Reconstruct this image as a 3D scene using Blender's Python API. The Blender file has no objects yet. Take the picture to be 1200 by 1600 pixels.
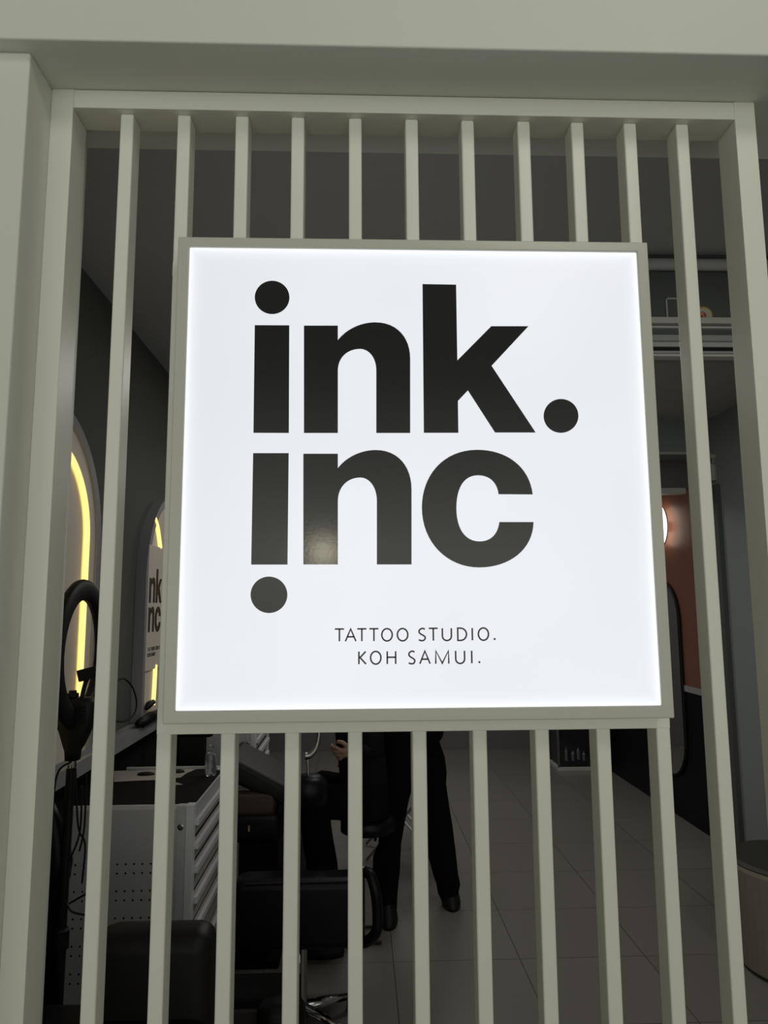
import bpy, bmesh, math, random
from mathutils import Vector, Matrix, Euler
random.seed(4)
C = bpy.context.scene.collection
PI = math.pi

# ------------------------------------------------------------------ camera
CAM = Vector((-0.1037, -1.2909, 1.5)); YAW, PITCH, ROLL, FPX = 0.0359, 0.1297, -0.0062, 1110.0
FW = Vector((math.sin(YAW)*math.cos(PITCH), math.cos(YAW)*math.cos(PITCH), math.sin(PITCH)))
r0 = Vector((math.cos(YAW), -math.sin(YAW), 0)); u0 = r0.cross(FW)
RT = math.cos(ROLL)*r0 + math.sin(ROLL)*u0; UP = -math.sin(ROLL)*r0 + math.cos(ROLL)*u0
cd = bpy.data.cameras.new('camera'); cam = bpy.data.objects.new('camera', cd); C.objects.link(cam)
cam.matrix_world = Matrix(((RT.x, UP.x, -FW.x, CAM.x), (RT.y, UP.y, -FW.y, CAM.y), (RT.z, UP.z, -FW.z, CAM.z), (0, 0, 0, 1)))
cd.sensor_fit = 'VERTICAL'; cd.sensor_height = 24; cd.lens = FPX/1600*24; cd.clip_start = 0.02
bpy.context.scene.camera = cam
def ray(px, py): return FW*FPX + RT*(px-600) - UP*(py-800)
def aX(px, py, x): d = ray(px, py); return CAM + d*((x-CAM.x)/d.x)
def aY(px, py, y): d = ray(px, py); return CAM + d*((y-CAM.y)/d.y)
def aZ(px, py, z): d = ray(px, py); return CAM + d*((z-CAM.z)/d.z)

# ------------------------------------------------------------------ view, world, lights
sc = bpy.context.scene
sc.view_settings.view_transform = 'Standard'; sc.view_settings.look = 'None'
sc.view_settings.exposure = 0; sc.view_settings.gamma = 1; sc.view_settings.use_curve_mapping = False
w = bpy.data.worlds.new('world'); sc.world = w; w.use_nodes = True
nt = w.node_tree; bg = nt.nodes['Background']
tc = nt.nodes.new('ShaderNodeTexCoord'); sx = nt.nodes.new('ShaderNodeSeparateXYZ'); cr = nt.nodes.new('ShaderNodeValToRGB')
mr = nt.nodes.new('ShaderNodeMapRange'); mr.inputs[1].default_value = -1; mr.inputs[2].default_value = 1
nt.links.new(tc.outputs['Generated'], sx.inputs[0]); nt.links.new(sx.outputs[2], mr.inputs[0]); nt.links.new(mr.outputs[0], cr.inputs[0]); nt.links.new(cr.outputs[0], bg.inputs[0])
el = cr.color_ramp.elements
el[0].position = 0.0; el[0].color = (.40, .405, .36, 1)
el[1].position = 1.0; el[1].color = (.20, .21, .19, 1)
for p, c in ((.45, (.55, .56, .50, 1)), (.53, (.80, .82, .72, 1)), (.59, (.42, .43, .38, 1)), (.66, (.14, .145, .13, 1))):
    e = el.new(p); e.color = c
m2 = nt.nodes.new('ShaderNodeMapRange'); m2.interpolation_type = 'SMOOTHSTEP'   # the street side is the bright side
m2.inputs[1].default_value = .95; m2.inputs[2].default_value = -.95; 
for i_, v_ in ((1, -.50), (2, -1.0), (3, .13), (4, 2.0)): m2.inputs[i_].default_value = v_
nt.links.new(sx.outputs[1], m2.inputs[0]); nt.links.new(m2.outputs[0], bg.inputs[1])
def area(name, loc, rot, sx_, sy_, power, col):
    l = bpy.data.lights.new(name, 'AREA'); l.shape = 'RECTANGLE'; l.size = sx_; l.size_y = sy_; l.energy = power; l.color = col
    o = bpy.data.objects.new(name, l); C.objects.link(o); o.location = loc; o.rotation_euler = rot; return o
area('interior_fill_front', (0.35, 2.2, 2.66), (0, 0, 0), 0.9, 0.5, 9, (1, .98, .93))  # unseen fill light added to brighten the interior
area('interior_fill_back', (0.3, 4.6, 2.66), (0, 0, 0), 0.9, 0.9, 14, (1, .98, .95))  # second added fill, for the far half of the room
area('facade_fill', (1.3, -3.2, 4.4), (math.radians(50), 0, math.radians(19)), .8, .8, 21, (1, .94, .80))  # unseen lamp added above the front to brighten slats and fascia
area('glint_lamp', (-.36, -4.0, 1.88), (math.radians(90), 0, 0), .16, .16, 1.4, (1, .90, .66))  # small unseen lamp added for glints on the letters and sign rim

# ------------------------------------------------------------------ materials
def mat(name, col, rough=.5, metal=0, spec=.5, bump=0, bscale=200, bdist=.001, coat=0, emit=None, estr=0, trans=0, vary=0, vscale=3):
    m = bpy.data.materials.new(name); m.use_nodes = True; t = m.node_tree; b = t.nodes['Principled BSDF']
    b.inputs['Base Color'].default_value = (*col, 1); b.inputs['Roughness'].default_value = rough
    b.inputs['Metallic'].default_value = metal; b.inputs['Specular IOR Level'].default_value = spec
    b.inputs['Coat Weight'].default_value = coat; b.inputs['Transmission Weight'].default_value = trans
    if emit: b.inputs['Emission Color'].default_value = (*emit, 1); b.inputs['Emission Strength'].default_value = estr
    t.nodes.new('ShaderNodeTexCoord').name = 'TC'
    if bump:
        n = t.nodes.new('ShaderNodeTexNoise'); n.inputs['Scale'].default_value = bscale; n.inputs['Detail'].default_value = 3
        bp = t.nodes.new('ShaderNodeBump'); bp.inputs['Strength'].default_value = bump; bp.inputs['Distance'].default_value = bdist
        t.links.new(t.nodes['TC'].outputs['Object'], n.inputs['Vector']); t.links.new(n.outputs['Fac'], bp.inputs['Height']); t.links.new(bp.outputs[0], b.inputs['Normal'])
    if vary:
        n = t.nodes.new('ShaderNodeTexNoise'); n.inputs['Scale'].default_value = vscale; n.inputs['Detail'].default_value = 6
        mx = t.nodes.new('ShaderNodeMix'); mx.data_type = 'RGBA'; mx.inputs[6].default_value = (*[c*(1-vary) for c in col], 1); mx.inputs[7].default_value = (*[min(1, c*(1+vary)) for c in col], 1)
        t.links.new(t.nodes['TC'].outputs['Object'], n.inputs['Vector']); t.links.new(n.outputs['Fac'], mx.inputs[0]); t.links.new(mx.outputs[2], b.inputs['Base Color'])
    return m
M = {}
M['paint'] = mat('facade_paint', (.72, .74, .685), .55, bump=.12, bscale=60, bdist=.002, vary=.03)
M['slat'] = mat('slat_enamel', (.80, .805, .735), .38, bump=.15, bscale=260, bdist=.0006, vary=.025, vscale=2)
M['signframe'] = mat('sign_enamel', (.56, .565, .505), .27, bump=.35, bscale=900, bdist=.0004)
M['vinyl'] = mat('black_vinyl', (.006, .006, .006), .12, bump=.06, bscale=160, bdist=.0006)
M['wallgrey'] = mat('grey_plaster', (.10, .102, .09), .8, vary=.25, vscale=2.5, bump=.1, bscale=40)
M['wallback'] = mat('back_wall_paint', (.16, .15, .155), .7)
M['wallright'] = mat('bluish_grey_paint', (.30, .325, .33), .6)
M['ceil'] = mat('ceiling_paint', (.46, .46, .455), .75)
M['rim'] = mat('grey_rim', (.30, .30, .31), .5)
M['beige'] = mat('beige_board', (.80, .715, .63), .5)
M['led'] = mat('yellow_led', (1, .9, .4), .5, emit=(1.0, .73, .24), estr=1.18)
M['black'] = mat('black_plastic', (.005, .005, .006), .55, spec=.3)
M['leather'] = mat('black_leather', (.004, .004, .007), .4, spec=.22, bump=.2, bscale=300, bdist=.0008)
M['leather2'] = mat('worn_black_leather', (.010, .009, .0095), .5, spec=.25, bump=.2, bscale=200, bdist=.0008)
M['matte'] = mat('matte_black', (.006, .006, .006), .9, spec=.15)
M['whitemetal'] = mat('white_enamel_steel', (.50, .50, .52), .4)
M['whiteedge'] = mat('white_enamel_edge', (.68, .68, .70), .35)
M['whiteperf'] = mat('beige_perforated_steel', (.42, .39, .36), .5)
M['hole'] = mat('dark_hole', (.008, .007, .007), .9, spec=.15)
M['chrome'] = mat('chrome', (.75, .75, .75), .12, metal=1)
M['steel'] = mat('dull_steel', (.35, .35, .35), .3, metal=1)
M['paper'] = mat('grey_paper', (.42, .38, .34), .8)
M['trouser'] = mat('black_cloth', (.004, .004, .006), .95, spec=.08)
M['shirt'] = mat('charcoal_cloth', (.006, .006, .009), .95, spec=.1)
M['skin'] = mat('skin', (.25, .155, .12), .5)
M['hair'] = mat('hair', (.015, .012, .01), .6)
M['brown'] = mat('brown_gloss_board', (.24, .105, .065), .35, vary=.1)
M['wain'] = mat('black_gloss_panel', (.005, .005, .008), .45, spec=.25)
M['mirror'] = mat('mirror_glass', (.75, .76, .75), .03, metal=1)
M['lamp'] = mat('lamp_disc', (1, 1, 1), .5, emit=(.95, 1, .9), estr=1.5)
M['rail'] = mat('white_rail', (.55, .54, .50), .5)
M['white_trim'] = mat('grey_trim', (.35, .35, .36), .4)
M['wood'] = mat('tan_board', (.5, .47, .41), .6, vary=.12, vscale=8)
M['greydark'] = mat('dark_grey_panel', (.10, .108, .105), .6)
M['glassdark'] = mat('smoked_glass', (.02, .02, .025), .06, spec=.6)
M['clear'] = mat('clear_plastic', (.75, .78, .80), .08, trans=.9)
M['drum'] = mat('taupe_upholstery', (.23, .205, .165), .7)
M['drumtop'] = mat('dark_cushion', (.035, .034, .026), .6)
M['stk'] = mat('cream_sticker', (.55, .55, .42), .6); M['stkr'] = mat('red_sticker', (.45, .05, .03), .6); M['stko'] = mat('orange_sticker', (.5, .25, .03), .6)
M['brownrefl'] = mat('brown_reflection', (.05, .028, .016), .5)  # colour of the reflection painted onto the lounge
M['ink'] = mat('reflected_print', (.06, .035, .02), .6)
M['ground'] = mat('outside_tiles', (.55, .54, .50), .5)

# lit acrylic panel: brighter towards the edges where the tubes sit
m = mat('lit_acrylic', (.05, .05, .05), .3, spec=.3); M['lit'] = m; t = m.node_tree; b = t.nodes['Principled BSDF']
s = t.nodes.new('ShaderNodeSeparateXYZ'); t.links.new(t.nodes['TC'].outputs['Object'], s.inputs[0])
def mth(op, a, b_=None, clamp=False):
    n = t.nodes.new('ShaderNodeMath'); n.operation = op; n.use_clamp = clamp
    for i, v in enumerate((a, b_)):
        if v is None: continue
        if isinstance(v, (int, float)): n.inputs[i].default_value = v
        else: t.links.new(v, n.inputs[i])
    return n.outputs[0]
ax = mth('DIVIDE', mth('ABSOLUTE', s.outputs[0]), .413); az = mth('DIVIDE', mth('ABSOLUTE', s.outputs[2]), .412)
edge = mth('POWER', mth('MAXIMUM', ax, az), 48); soft = mth('MULTIPLY', mth('POWER', ax, 3), .035)
noi = t.nodes.new('ShaderNodeTexNoise'); noi.inputs['Scale'].default_value = 2.2; t.links.new(t.nodes['TC'].outputs['Object'], noi.inputs['Vector'])
lowright = mth('MULTIPLY', mth('SUBTRACT', s.outputs[2], s.outputs[0]), -.02)
st = mth('ADD', mth('ADD', mth('SUBTRACT', .86, soft), mth('MULTIPLY', edge, .30)), mth('ADD', mth('MULTIPLY', mth('SUBTRACT', noi.outputs['Fac'], .5), .12), lowright))
b.inputs['Emission Color'].default_value = (.93, .955, 1, 1); t.links.new(st, b.inputs['Emission Strength'])

# floor tiles
m = mat('floor_tiles', (.2, .19, .17), .28, bump=.04, bscale=30); M['floor'] = m; t = m.node_tree; b = t.nodes['Principled BSDF']
br = t.nodes.new('ShaderNodeTexBrick'); br.offset = 0; br.squash = 1
br.inputs['Scale'].default_value = 1; br.inputs['Brick Width'].default_value = .54; br.inputs['Row Height'].default_value = .49
br.inputs['Mortar Size'].default_value = .0022; br.inputs['Mortar Smooth'].default_value = .2
br.inputs['Color1'].default_value = (.205, .192, .172, 1); br.inputs['Color2'].default_value = (.225, .212, .190, 1); br.inputs['Mortar'].default_value = (.07, .065, .06, 1)
mp = t.nodes.new('ShaderNodeMapping'); mp.inputs['Location'].default_value = (-1.01+.54*6, -1.98+.49*8, 0)
t.links.new(t.nodes['TC'].outputs['Object'], mp.inputs[0]); t.links.new(mp.outputs[0], br.inputs['Vector']); t.links.new(br.outputs[0], b.inputs['Base Color'])

# ------------------------------------------------------------------ helpers
def tag(o, label=None, cat=None, group=None, kind=None):
    if label: o['label'] = label
    if cat: o['category'] = cat
    if group: o['group'] = group
    if kind: o['kind'] = kind
    return o
def thing(name, loc, label, cat, group=None, rz=0):
    o = bpy.data.objects.new(name, None); C.objects.link(o); o.location = loc; o.rotation_euler = (0, 0, rz); o.empty_display_size = .05
    return tag(o, label, cat, group)
def obj(name, bm, ms, parent=None, smooth=False, bevel=0, local=False):
    """links a bmesh given in world coordinates as one mesh object (local=True: already in the parent's frame)"""
    bmesh.ops.recalc_face_normals(bm, faces=bm.faces)
    me = bpy.data.meshes.new(name); bm.to_mesh(me); bm.free()
    for mm in (ms if isinstance(ms, (list, tuple)) else [ms]): me.materials.append(mm)
    if smooth:
        for p in me.polygons: p.use_smooth = True
    o = bpy.data.objects.new(name, me); C.objects.link(o)
    if bevel:
        b_ = o.modifiers.new('bevel', 'BEVEL'); b_.width = bevel; b_.segments = 3; b_.limit_method = 'ANGLE'; b_.angle_limit = math.radians(40)
        if not smooth:
            for p in me.polygons: p.use_smooth = True
            wn = o.modifiers.new('wn', 'WEIGHTED_NORMAL'); wn.keep_sharp = True
    if parent:
        o.parent = parent
        if not local:
            off = wloc(parent)
            me.transform(Matrix.Translation(-off))
    else:
        # origin to the bottom centre
        bb = [Vector(v.co) for v in me.vertices]
        c = Vector(((min(v.x for v in bb)+max(v.x for v in bb))/2, (min(v.y for v in bb)+max(v.y for v in bb))/2, min(v.z for v in bb)))
        me.transform(Matrix.Translation(-c)); o.location = c
    return o
def wloc(o):
    v = Vector(o.location); p = o.parent
    while p: v += Vector(p.location); p = p.parent
    return v
def bx(bm, x0, x1, y0, y1, z0, z1, mi=0, rot=None, about=None):
    vs = [bm.verts.new((x, y, z)) for x in (x0, x1) for y in (y0, y1) for z in (z0, z1)]
    fs = []
    for f in ((0, 1, 3, 2), (4, 6, 7, 5), (0, 4, 5, 1), (2, 3, 7, 6), (0, 2, 6, 4), (1, 5, 7, 3)):
        ff = bm.faces.new([vs[i] for i in f]); ff.material_index = mi; fs.append(ff)
    if rot: bmesh.ops.rotate(bm, verts=vs, cent=about or ((x0+x1)/2, (y0+y1)/2, (z0+z1)/2), matrix=rot)
    return vs
def box(*a, **k): bm = bmesh.new(); bx(bm, *a, **k); return bm
def ringset(bm, rings, cap=True, closed=False, mi=0):
    vr = [[bm.verts.new(p) for p in r] for r in rings]; n = len(vr[0]); L = len(vr)
    for i in range(L if closed else L-1):
        a, b_ = vr[i], vr[(i+1) % L]
        for j in range(n):
            f = bm.faces.new((a[j], a[(j+1) % n], b_[(j+1) % n], b_[j])); f.material_index = mi
    if cap and not closed:
        f = bm.faces.new(vr[0][::-1]); f.material_index = mi; f = bm.faces.new(vr[-1]); f.material_index = mi
def frames(pts, closed=False):
    out = []; n = len(pts); prev = None
    for i, p in enumerate(pts):
        a = pts[(i-1) % n] if (closed or i > 0) else p; b_ = pts[(i+1) % n] if (closed or i < n-1) else p
        t_ = (Vector(b_)-Vector(a)).normalized()
        if prev is None:
            u = t_.orthogonal().normalized()
        else:
            u = (prev - t_*prev.dot(t_)).normalized()
        prev = u; out.append((Vector(p), t_, u, t_.cross(u)))
    return out
def tube(bm, pts, r, n=10, closed=False, mi=0):
    rs = r if isinstance(r, (list, tuple)) else [r]*len(pts)
    ringset(bm, [[p + (u*math.cos(2*PI*k/n) + v*math.sin(2*PI*k/n))*rs[i] for k in range(n)] for i, (p, t_, u, v) in enumerate(frames(pts, closed))], closed=closed, mi=mi)
def tb(pts, r, n=10, closed=False): bm = bmesh.new(); tube(bm, pts, r, n, closed); return bm
def lathe(bm, c, prof, n=32, mi=0, axis='Z'):
    rings = []
    for r, z in prof:
        rg = []
        for k in range(n):
            a = 2*PI*k/n; x, y = r*math.cos(a), r*math.sin(a)
            rg.append(Vector(c) + (Vector((x, y, z)) if axis == 'Z' else Vector((z, x, y)) if axis == 'X' else Vector((x, z, y))))
        rings.append(rg)
    ringset(bm, rings, mi=mi)
def lt(c, prof, n=32, axis='Z'): bm = bmesh.new(); lathe(bm, c, prof, n, axis=axis); return bm
def loft(bm, secs, n=20, p=2.0):
    """secs: (centre, rx, ry[, tilt vector]) horizontal superellipse rings"""
    rings = []
    for c, rx, ry in secs:
        rg = []
        for k in range(n):
            a = 2*PI*k/n; ca, sa = math.cos(a), math.sin(a)
            rg.append(Vector(c)+Vector((rx*math.copysign(abs(ca)**(2/p), ca), ry*math.copysign(abs(sa)**(2/p), sa), 0)))
        rings.append(rg)
    ringset(bm, rings)
def prism(bm, pts, d, mi=0):
    """closed outline pts extruded by vector d"""
    a = [bm.verts.new(p) for p in pts]; b_ = [bm.verts.new(Vector(p)+Vector(d)) for p in pts]; n = len(pts)
    for f in [a[::-1], b_] + [(a[i], a[(i+1) % n], b_[(i+1) % n], b_[i]) for i in range(n)]:
        ff = bm.faces.new(f); ff.material_index = mi
def pr(pts, d): bm = bmesh.new(); prism(bm, pts, d); return bm
def smoothpath(pts, k=6, closed=False):
    n = len(pts); out = []
    P = [Vector(p) for p in pts]
    for i in range(n if closed else n-1):
        p0 = P[(i-1) % n] if (closed or i > 0) else P[i]; p1 = P[i]; p2 = P[(i+1) % n]; p3 = P[(i+2) % n] if (closed or i < n-2) else P[(i+1) % n]
        for j in range(k):
            u = j/k; out.append(.5*((2*p1)+(-p0+p2)*u+(2*p0-5*p1+4*p2-p3)*u*u+(-p0+3*p1-3*p2+p3)*u**3))
    if not closed: out.append(P[-1])
    return out
def struct(name, bm, m_, bevel=0): return tag(obj(name, bm, m_, bevel=bevel), kind='structure')
def copy_tree(o, parent=None):
    c = o.copy(); C.objects.link(c)
    if parent: c.parent = parent
    for ch in [x for x in bpy.data.objects if x.parent == o]: copy_tree(ch, c)
    return c

# ------------------------------------------------------------------ setting
H = 2.492      # underside of the opening
struct('floor', box(-1.3, 2.6, 0.17, 6.6, -.1, 0), M['floor'])
struct('trim_1', box(-6, 6, -6, .17, -.1, -.0), M['ground'])                       # paving in front of the shop
struct('ceiling', box(-1.3, 2.6, .168, 6.6, 2.70, 2.8), M['ceil'])
struct('wall_front', box(-5, 5, -.137, .168, H, 4.2), M['paint'], bevel=.004)      # fascia over the opening
struct('wall_left', box(-5, -.694, -.106, .168, 0, H), M['paint'], bevel=.004)     # pillar left of the slats
struct('wall_right', box(1.75, 5, -.106, .168, 0, H), M['paint'], bevel=.004)
struct('wall_inner_left', box(-1.29, -1.09, .168, 6.5, 0, 2.7), M['wallgrey'])
struct('wall_back', box(-1.29, 2.4, 6.32, 6.5, 0, 2.7), M['wallback'])
struct('wall_inner_right', box(2.2, 2.4, .168, 6.5, 0, 2.7), M['wallright'])
struct('trim_2', box(-1.09, 2.2, 3.2, 3.4, 2.465, 2.7), M['wallright'])             # ceiling beam
struct('trim_3', box(-1.09, 2.2, 3.19, 3.2, 2.462, 2.478), M['rail'])
struct('trim_4', box(2.185, 2.2, .9, 3.14, 0, .04), M['greydark'])                  # skirting
# brown board above black wainscot on the right wall
struct('trim_5', box(2.17, 2.2, 3.47, 6.3, .93, 2.5), M['brown'])
struct('trim_6', box(2.16, 2.2, 3.42, 6.3, .89, .93), M['white_trim'])
struct('trim_7', box(2.165, 2.2, 3.42, 6.3, 0, .89), M['wain'])
struct('trim_10', box(1.2, 2.2, 3.42, 3.46, 2.275, 2.70), M['wallback'])
struct('trim_11', box(1.2, 2.12, 3.405, 3.465, 2.235, 2.275), M['rail'])
struct('door_1', box(2.17, 2.2, 3.10, 3.40, 0, 2.25), M['greydark'])
# shelf ledge along the left wall
struct('trim_9', box(-1.09, -1.02, .2, 6.3, .947, .996), M['rim'])
struct('trim_12', box(-1.09, -1.08, .2, 6.3, 0, .947), M['matte'])                  # black wall lining under the ledge

# ------------------------------------------------------------------ slatted screen
XT = [-.554, -.4439, -.3312, -.222, -.1093, .0021, .1135, .2255, .3333, .4399, .546]
XB = [-.554, -.4439, -.3328, -.2211, -.1107, .0028, .11, .2212, .3314, .4399, .546]
W2 = .01275
scr = thing('slatted_screen', (0, 0, 0), 'tall off-white painted metal screen of narrow vertical slats filling the shop opening', 'screen')
obj('frame_post', box(-.694, -.652, -.015, .053, 0, H), M['slat'], scr, bevel=.0015)
obj('frame_post', box(.646, .688, -.015, .053, 0, H), M['slat'], scr, bevel=.0015)
obj('top_rail', box(-.652, .646, -.015, .053, 2.4535, H-.001), M['slat'], scr, bevel=.0015)
obj('bottom_rail', box(-.652, .646, -.015, .053, 0, .05), M['slat'], scr, bevel=.0015)
obj('cross_rail', box(-.4439-W2, .4399+W2, -.0005, .042, 1.2775, 1.325), M['slat'], scr, bevel=.002)
obj('cross_rail', box(-.4439-W2, .4399+W2, -.0005, .042, 2.12, 2.150), M['slat'], scr, bevel=.002)
SLM = {}
def slat(x, z0, z1):
    obj('slat', box(x-W2, x+W2, 0, .045, z0, z1), M['slat'], scr, bevel=.0035)
for i in (0, 1, 9, 10): slat(XT[i], .05, 2.4535)
for i in range(2, 9): slat(XT[i], 2.13, 2.4535); slat(XB[i], .05, 1.279)

# ------------------------------------------------------------------ illuminated sign
SX, SZ = .0020, 1.737
sgn = thing('lightbox_sign', (SX, -.03, 1.304), 'large square white lightbox sign with black lettering fixed to the slatted screen', 'sign')
bm = bmesh.new()
ox, oz, ix, iz0, iz1 = .4335, .432, .413, 1.3257, 2.149
zb, zt = 1.3045, 2.1675
bx(bm, SX-ox, SX+ox, -.060, 0, zb, iz0); bx(bm, SX-ox, SX+ox, -.060, 0, iz1, zt)
bx(bm, SX-ox, SX-ix, -.060, 0, iz0, iz1); bx(bm, SX+ix, SX+ox, -.060, 0, iz0, iz1)
bmesh.ops.remove_doubles(bm, verts=bm.verts, dist=1e-5)
# join into a clean ring
bm.free(); bm = bmesh.new()
def rect(x0, x1, z0, z1, y): return [bm.verts.new((x0, y, z0)), bm.verts.new((x1, y, z0)), bm.verts.new((x1, y, z1)), bm.verts.new((x0, y, z1))]
R_ = [rect(SX-ox, SX+ox, zb, zt, -.0005), rect(SX-ox, SX+ox, zb, zt, -.060), rect(SX-ix, SX+ix, iz0, iz1, -.060), rect(SX-ix, SX+ix, iz0, iz1, -.0005)]
for i in range(4):
    a, b_ = R_[i], R_[(i+1) % 4]
    for j in range(4): bm.faces.new((a[j], a[(j+1) % 4], b_[(j+1) % 4], b_[j]))
fr = obj('sign_frame', bm, M['signframe'], sgn, bevel=.0022)
fr['label'] = 'olive-grey metal rim'
bm = box(SX-ix+.0004, SX+ix-.0004, -.055, -.004, iz0+.0004, iz1-.0004)
pn = obj('lit_panel', bm, M['lit'], sgn)
# panel object coords centred on the panel
pn.data.transform(Matrix.Translation(Vector((0, 0, -(SZ-1.304))))); pn.location = (0, 0, SZ-1.304)
YP = -.0552
def bez(p0, p1, p2, p3, n=12):
    return [((1-t_)**3*p0[0]+3*(1-t_)**2*t_*p1[0]+3*(1-t_)*t_*t_*p2[0]+t_**3*p3[0], (1-t_)**3*p0[1]+3*(1-t_)**2*t_*p1[1]+3*(1-t_)*t_*t_*p2[1]+t_**3*p3[1]) for t_ in [i/n for i in range(1, n+1)]]
K = .5523
def q(p0, p1, horiz):   # elliptical quarter, leaving p0 horizontally or vertically
    if horiz: return bez(p0, (p0[0]+K*(p1[0]-p0[0]), p0[1]), (p1[0], p1[1]-K*(p1[1]-p0[1])), p1)
    return bez(p0, (p0[0], p0[1]+K*(p1[1]-p0[1])), (p1[0]-K*(p1[0]-p0[0]), p1[1]), p1)
def disc(cx, cy, rx, ry, n=56): return [(cx+rx*math.cos(2*PI*k/n), cy+ry*math.sin(2*PI*k/n)) for k in range(n)]
def g_n(x0, x1, x2, x3, y0, yn, yap, xap, yi, xi, yb, ys, ysi):
    """outline of the letter n in page units (x right, y down)"""
    p = [(x0, y0), (x1, y0), (x1, yn)]
    p += bez((x1, yn), (x1+.22*(xap-x1), yn-.60*(yn-yap)), (xap-.40*(xap-x1), yap), (xap, yap))
    p += bez((xap, yap), (xap+.62*(x3-xap), yap), (x3, yap+.42*(ys-yap)), (x3, ys))
    p += [(x3, yb), (x2, yb), (x2, ysi)]
    p += bez((x2, ysi), (x2, ysi-.64*(ysi-yi)), (xi+.50*(x2-xi), yi), (xi, yi)) + bez((xi, yi), (xi-.58*(xi-x1), yi), (x1, ysi-.60*(ysi-yi)), (x1, ysi))
    p += [(x1, yb), (x0, yb)]
    return p
def conv(pts, ox_, oy_, s_): return [(ox_+a/s_, oy_+b_/s_) for a, b_ in pts]
S1 = 1200/280
glyph = {}
glyph['dot_a'] = conv(disc(194, 150, 116, 111), 380, 430, S1)
glyph['i_a'] = conv([(78, 336), (309, 337), (306, 1057), (69, 1056)], 380, 430, S1)
glyph['n_a'] = conv(g_n(407, 634, 891, 1118, 339, 436, 317, 885, 494, 783, 1057, 560, 640), 380, 430, S1)
glyph['k'] = conv([(86, 61), (311, 65), (319, 572), (546, 343), (795, 343), (548, 608), (843, 1054), (572, 1054), (390, 772), (323, 843), (326, 1056), (95, 1056)], 640, 430, S1)
glyph['dot_b'] = conv(disc(1013, 943, 116, 113), 640, 430, S1)
glyph['i_b'] = conv([(67, 78), (305, 78), (297, 824), (54, 824)], 380, 690, S1)
glyph['n_b'] = conv(g_n(403, 634, 895, 1127, 82, 178, 57, 888, 241, 785, 823, 320, 400), 380, 690, S1)
glyph['dot_c'] = conv(disc(173, 1026, 123, 122), 380, 690, S1)
c_ = [(1048, 451)] + bez((1048, 451), (1020, 210), (820, 70), (575, 71), 16) + bez((575, 71), (290, 71), (103, 285), (104, 565), 16)
c_ += bez((104, 565), (106, 860), (320, 1073), (592, 1073), 16) + bez((592, 1073), (850, 1073), (1052, 920), (1055, 686), 16)
c_ += [(764, 686)] + bez((764, 686), (752, 790), (690, 851), (596, 851), 12) + bez((596, 851), (470, 851), (398, 740), (398, 568), 12)
c_ += bez((398, 568), (398, 390), (465, 288), (582, 288), 12) + bez((582, 288), (685, 288), (745, 350), (758, 449), 12)
glyph['c'] = conv(c_, 640, 690, 1200/220)
SG = {k_: [aY(px, py, YP) for px, py in v] for k_, v in glyph.items()}     # true positions on the panel, metres
for k_, v in SG.items():
    o = obj('lettering_dot' if 'dot' in k_ else 'letter', pr([(p.x, YP, p.z) for p in v], (0, -.0012, 0)), M['vinyl'], sgn)
    o['label'] = {'dot': 'round black dot', 'i': 'bold black letter i stem', 'n': 'bold black letter n', 'k': 'bold black letter k', 'c': 'bold black letter c'}[k_.split('_')[0]]
# fine lettering, drawn with strokes in a unit box (x right, y up)
def arc(cx, cy, rx, ry, a0, a1, n=14): return [(cx+rx*math.cos(math.radians(a0+(a1-a0)*i/n)), cy+ry*math.sin(math.radians(a0+(a1-a0)*i/n))) for i in range(n+1)]
ST = {
 'T': [[(0, 1), (1, 1)], [(.5, 1), (.5, 0)]], 'A': [[(0, 0), (.5, 1), (1, 0)], [(.19, .36), (.81, .36)]],
 'O': [arc(.5, .5, .5, .5, 0, 360, 32)], 'S': [smoothpath([(.92, .93, 0), (.55, 1, 0), (.16, .88, 0), (.08, .70, 0), (.30, .55, 0), (.70, .42, 0), (.95, .26, 0), (.80, .06, 0), (.45, 0, 0), (.03, .07, 0)], 5)],
 'U': [[(0, 1), (0, .36)] + arc(.5, .36, .5, .36, 180, 360, 16)[1:] + [(1, 1)]], 'D': [[(0, 0), (0, 1), (.3, 1)] + arc(.3, .5, .7, .5, 90, -90, 18)[1:] + [(0, 0)]],
 'I': [[(.5, 1), (.5, 0)]], 'K': [[(0, 1), (0, 0)], [(.95, 1), (.16, .52), (1, 0)]], 'H': [[(0, 1), (0, 0)], [(1, 1), (1, 0)], [(0, .53), (1, .53)]],
 'M': [[(0, 0), (.02, 1), (.5, .03), (.98, 1), (1, 0)]], '.': []}
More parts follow.
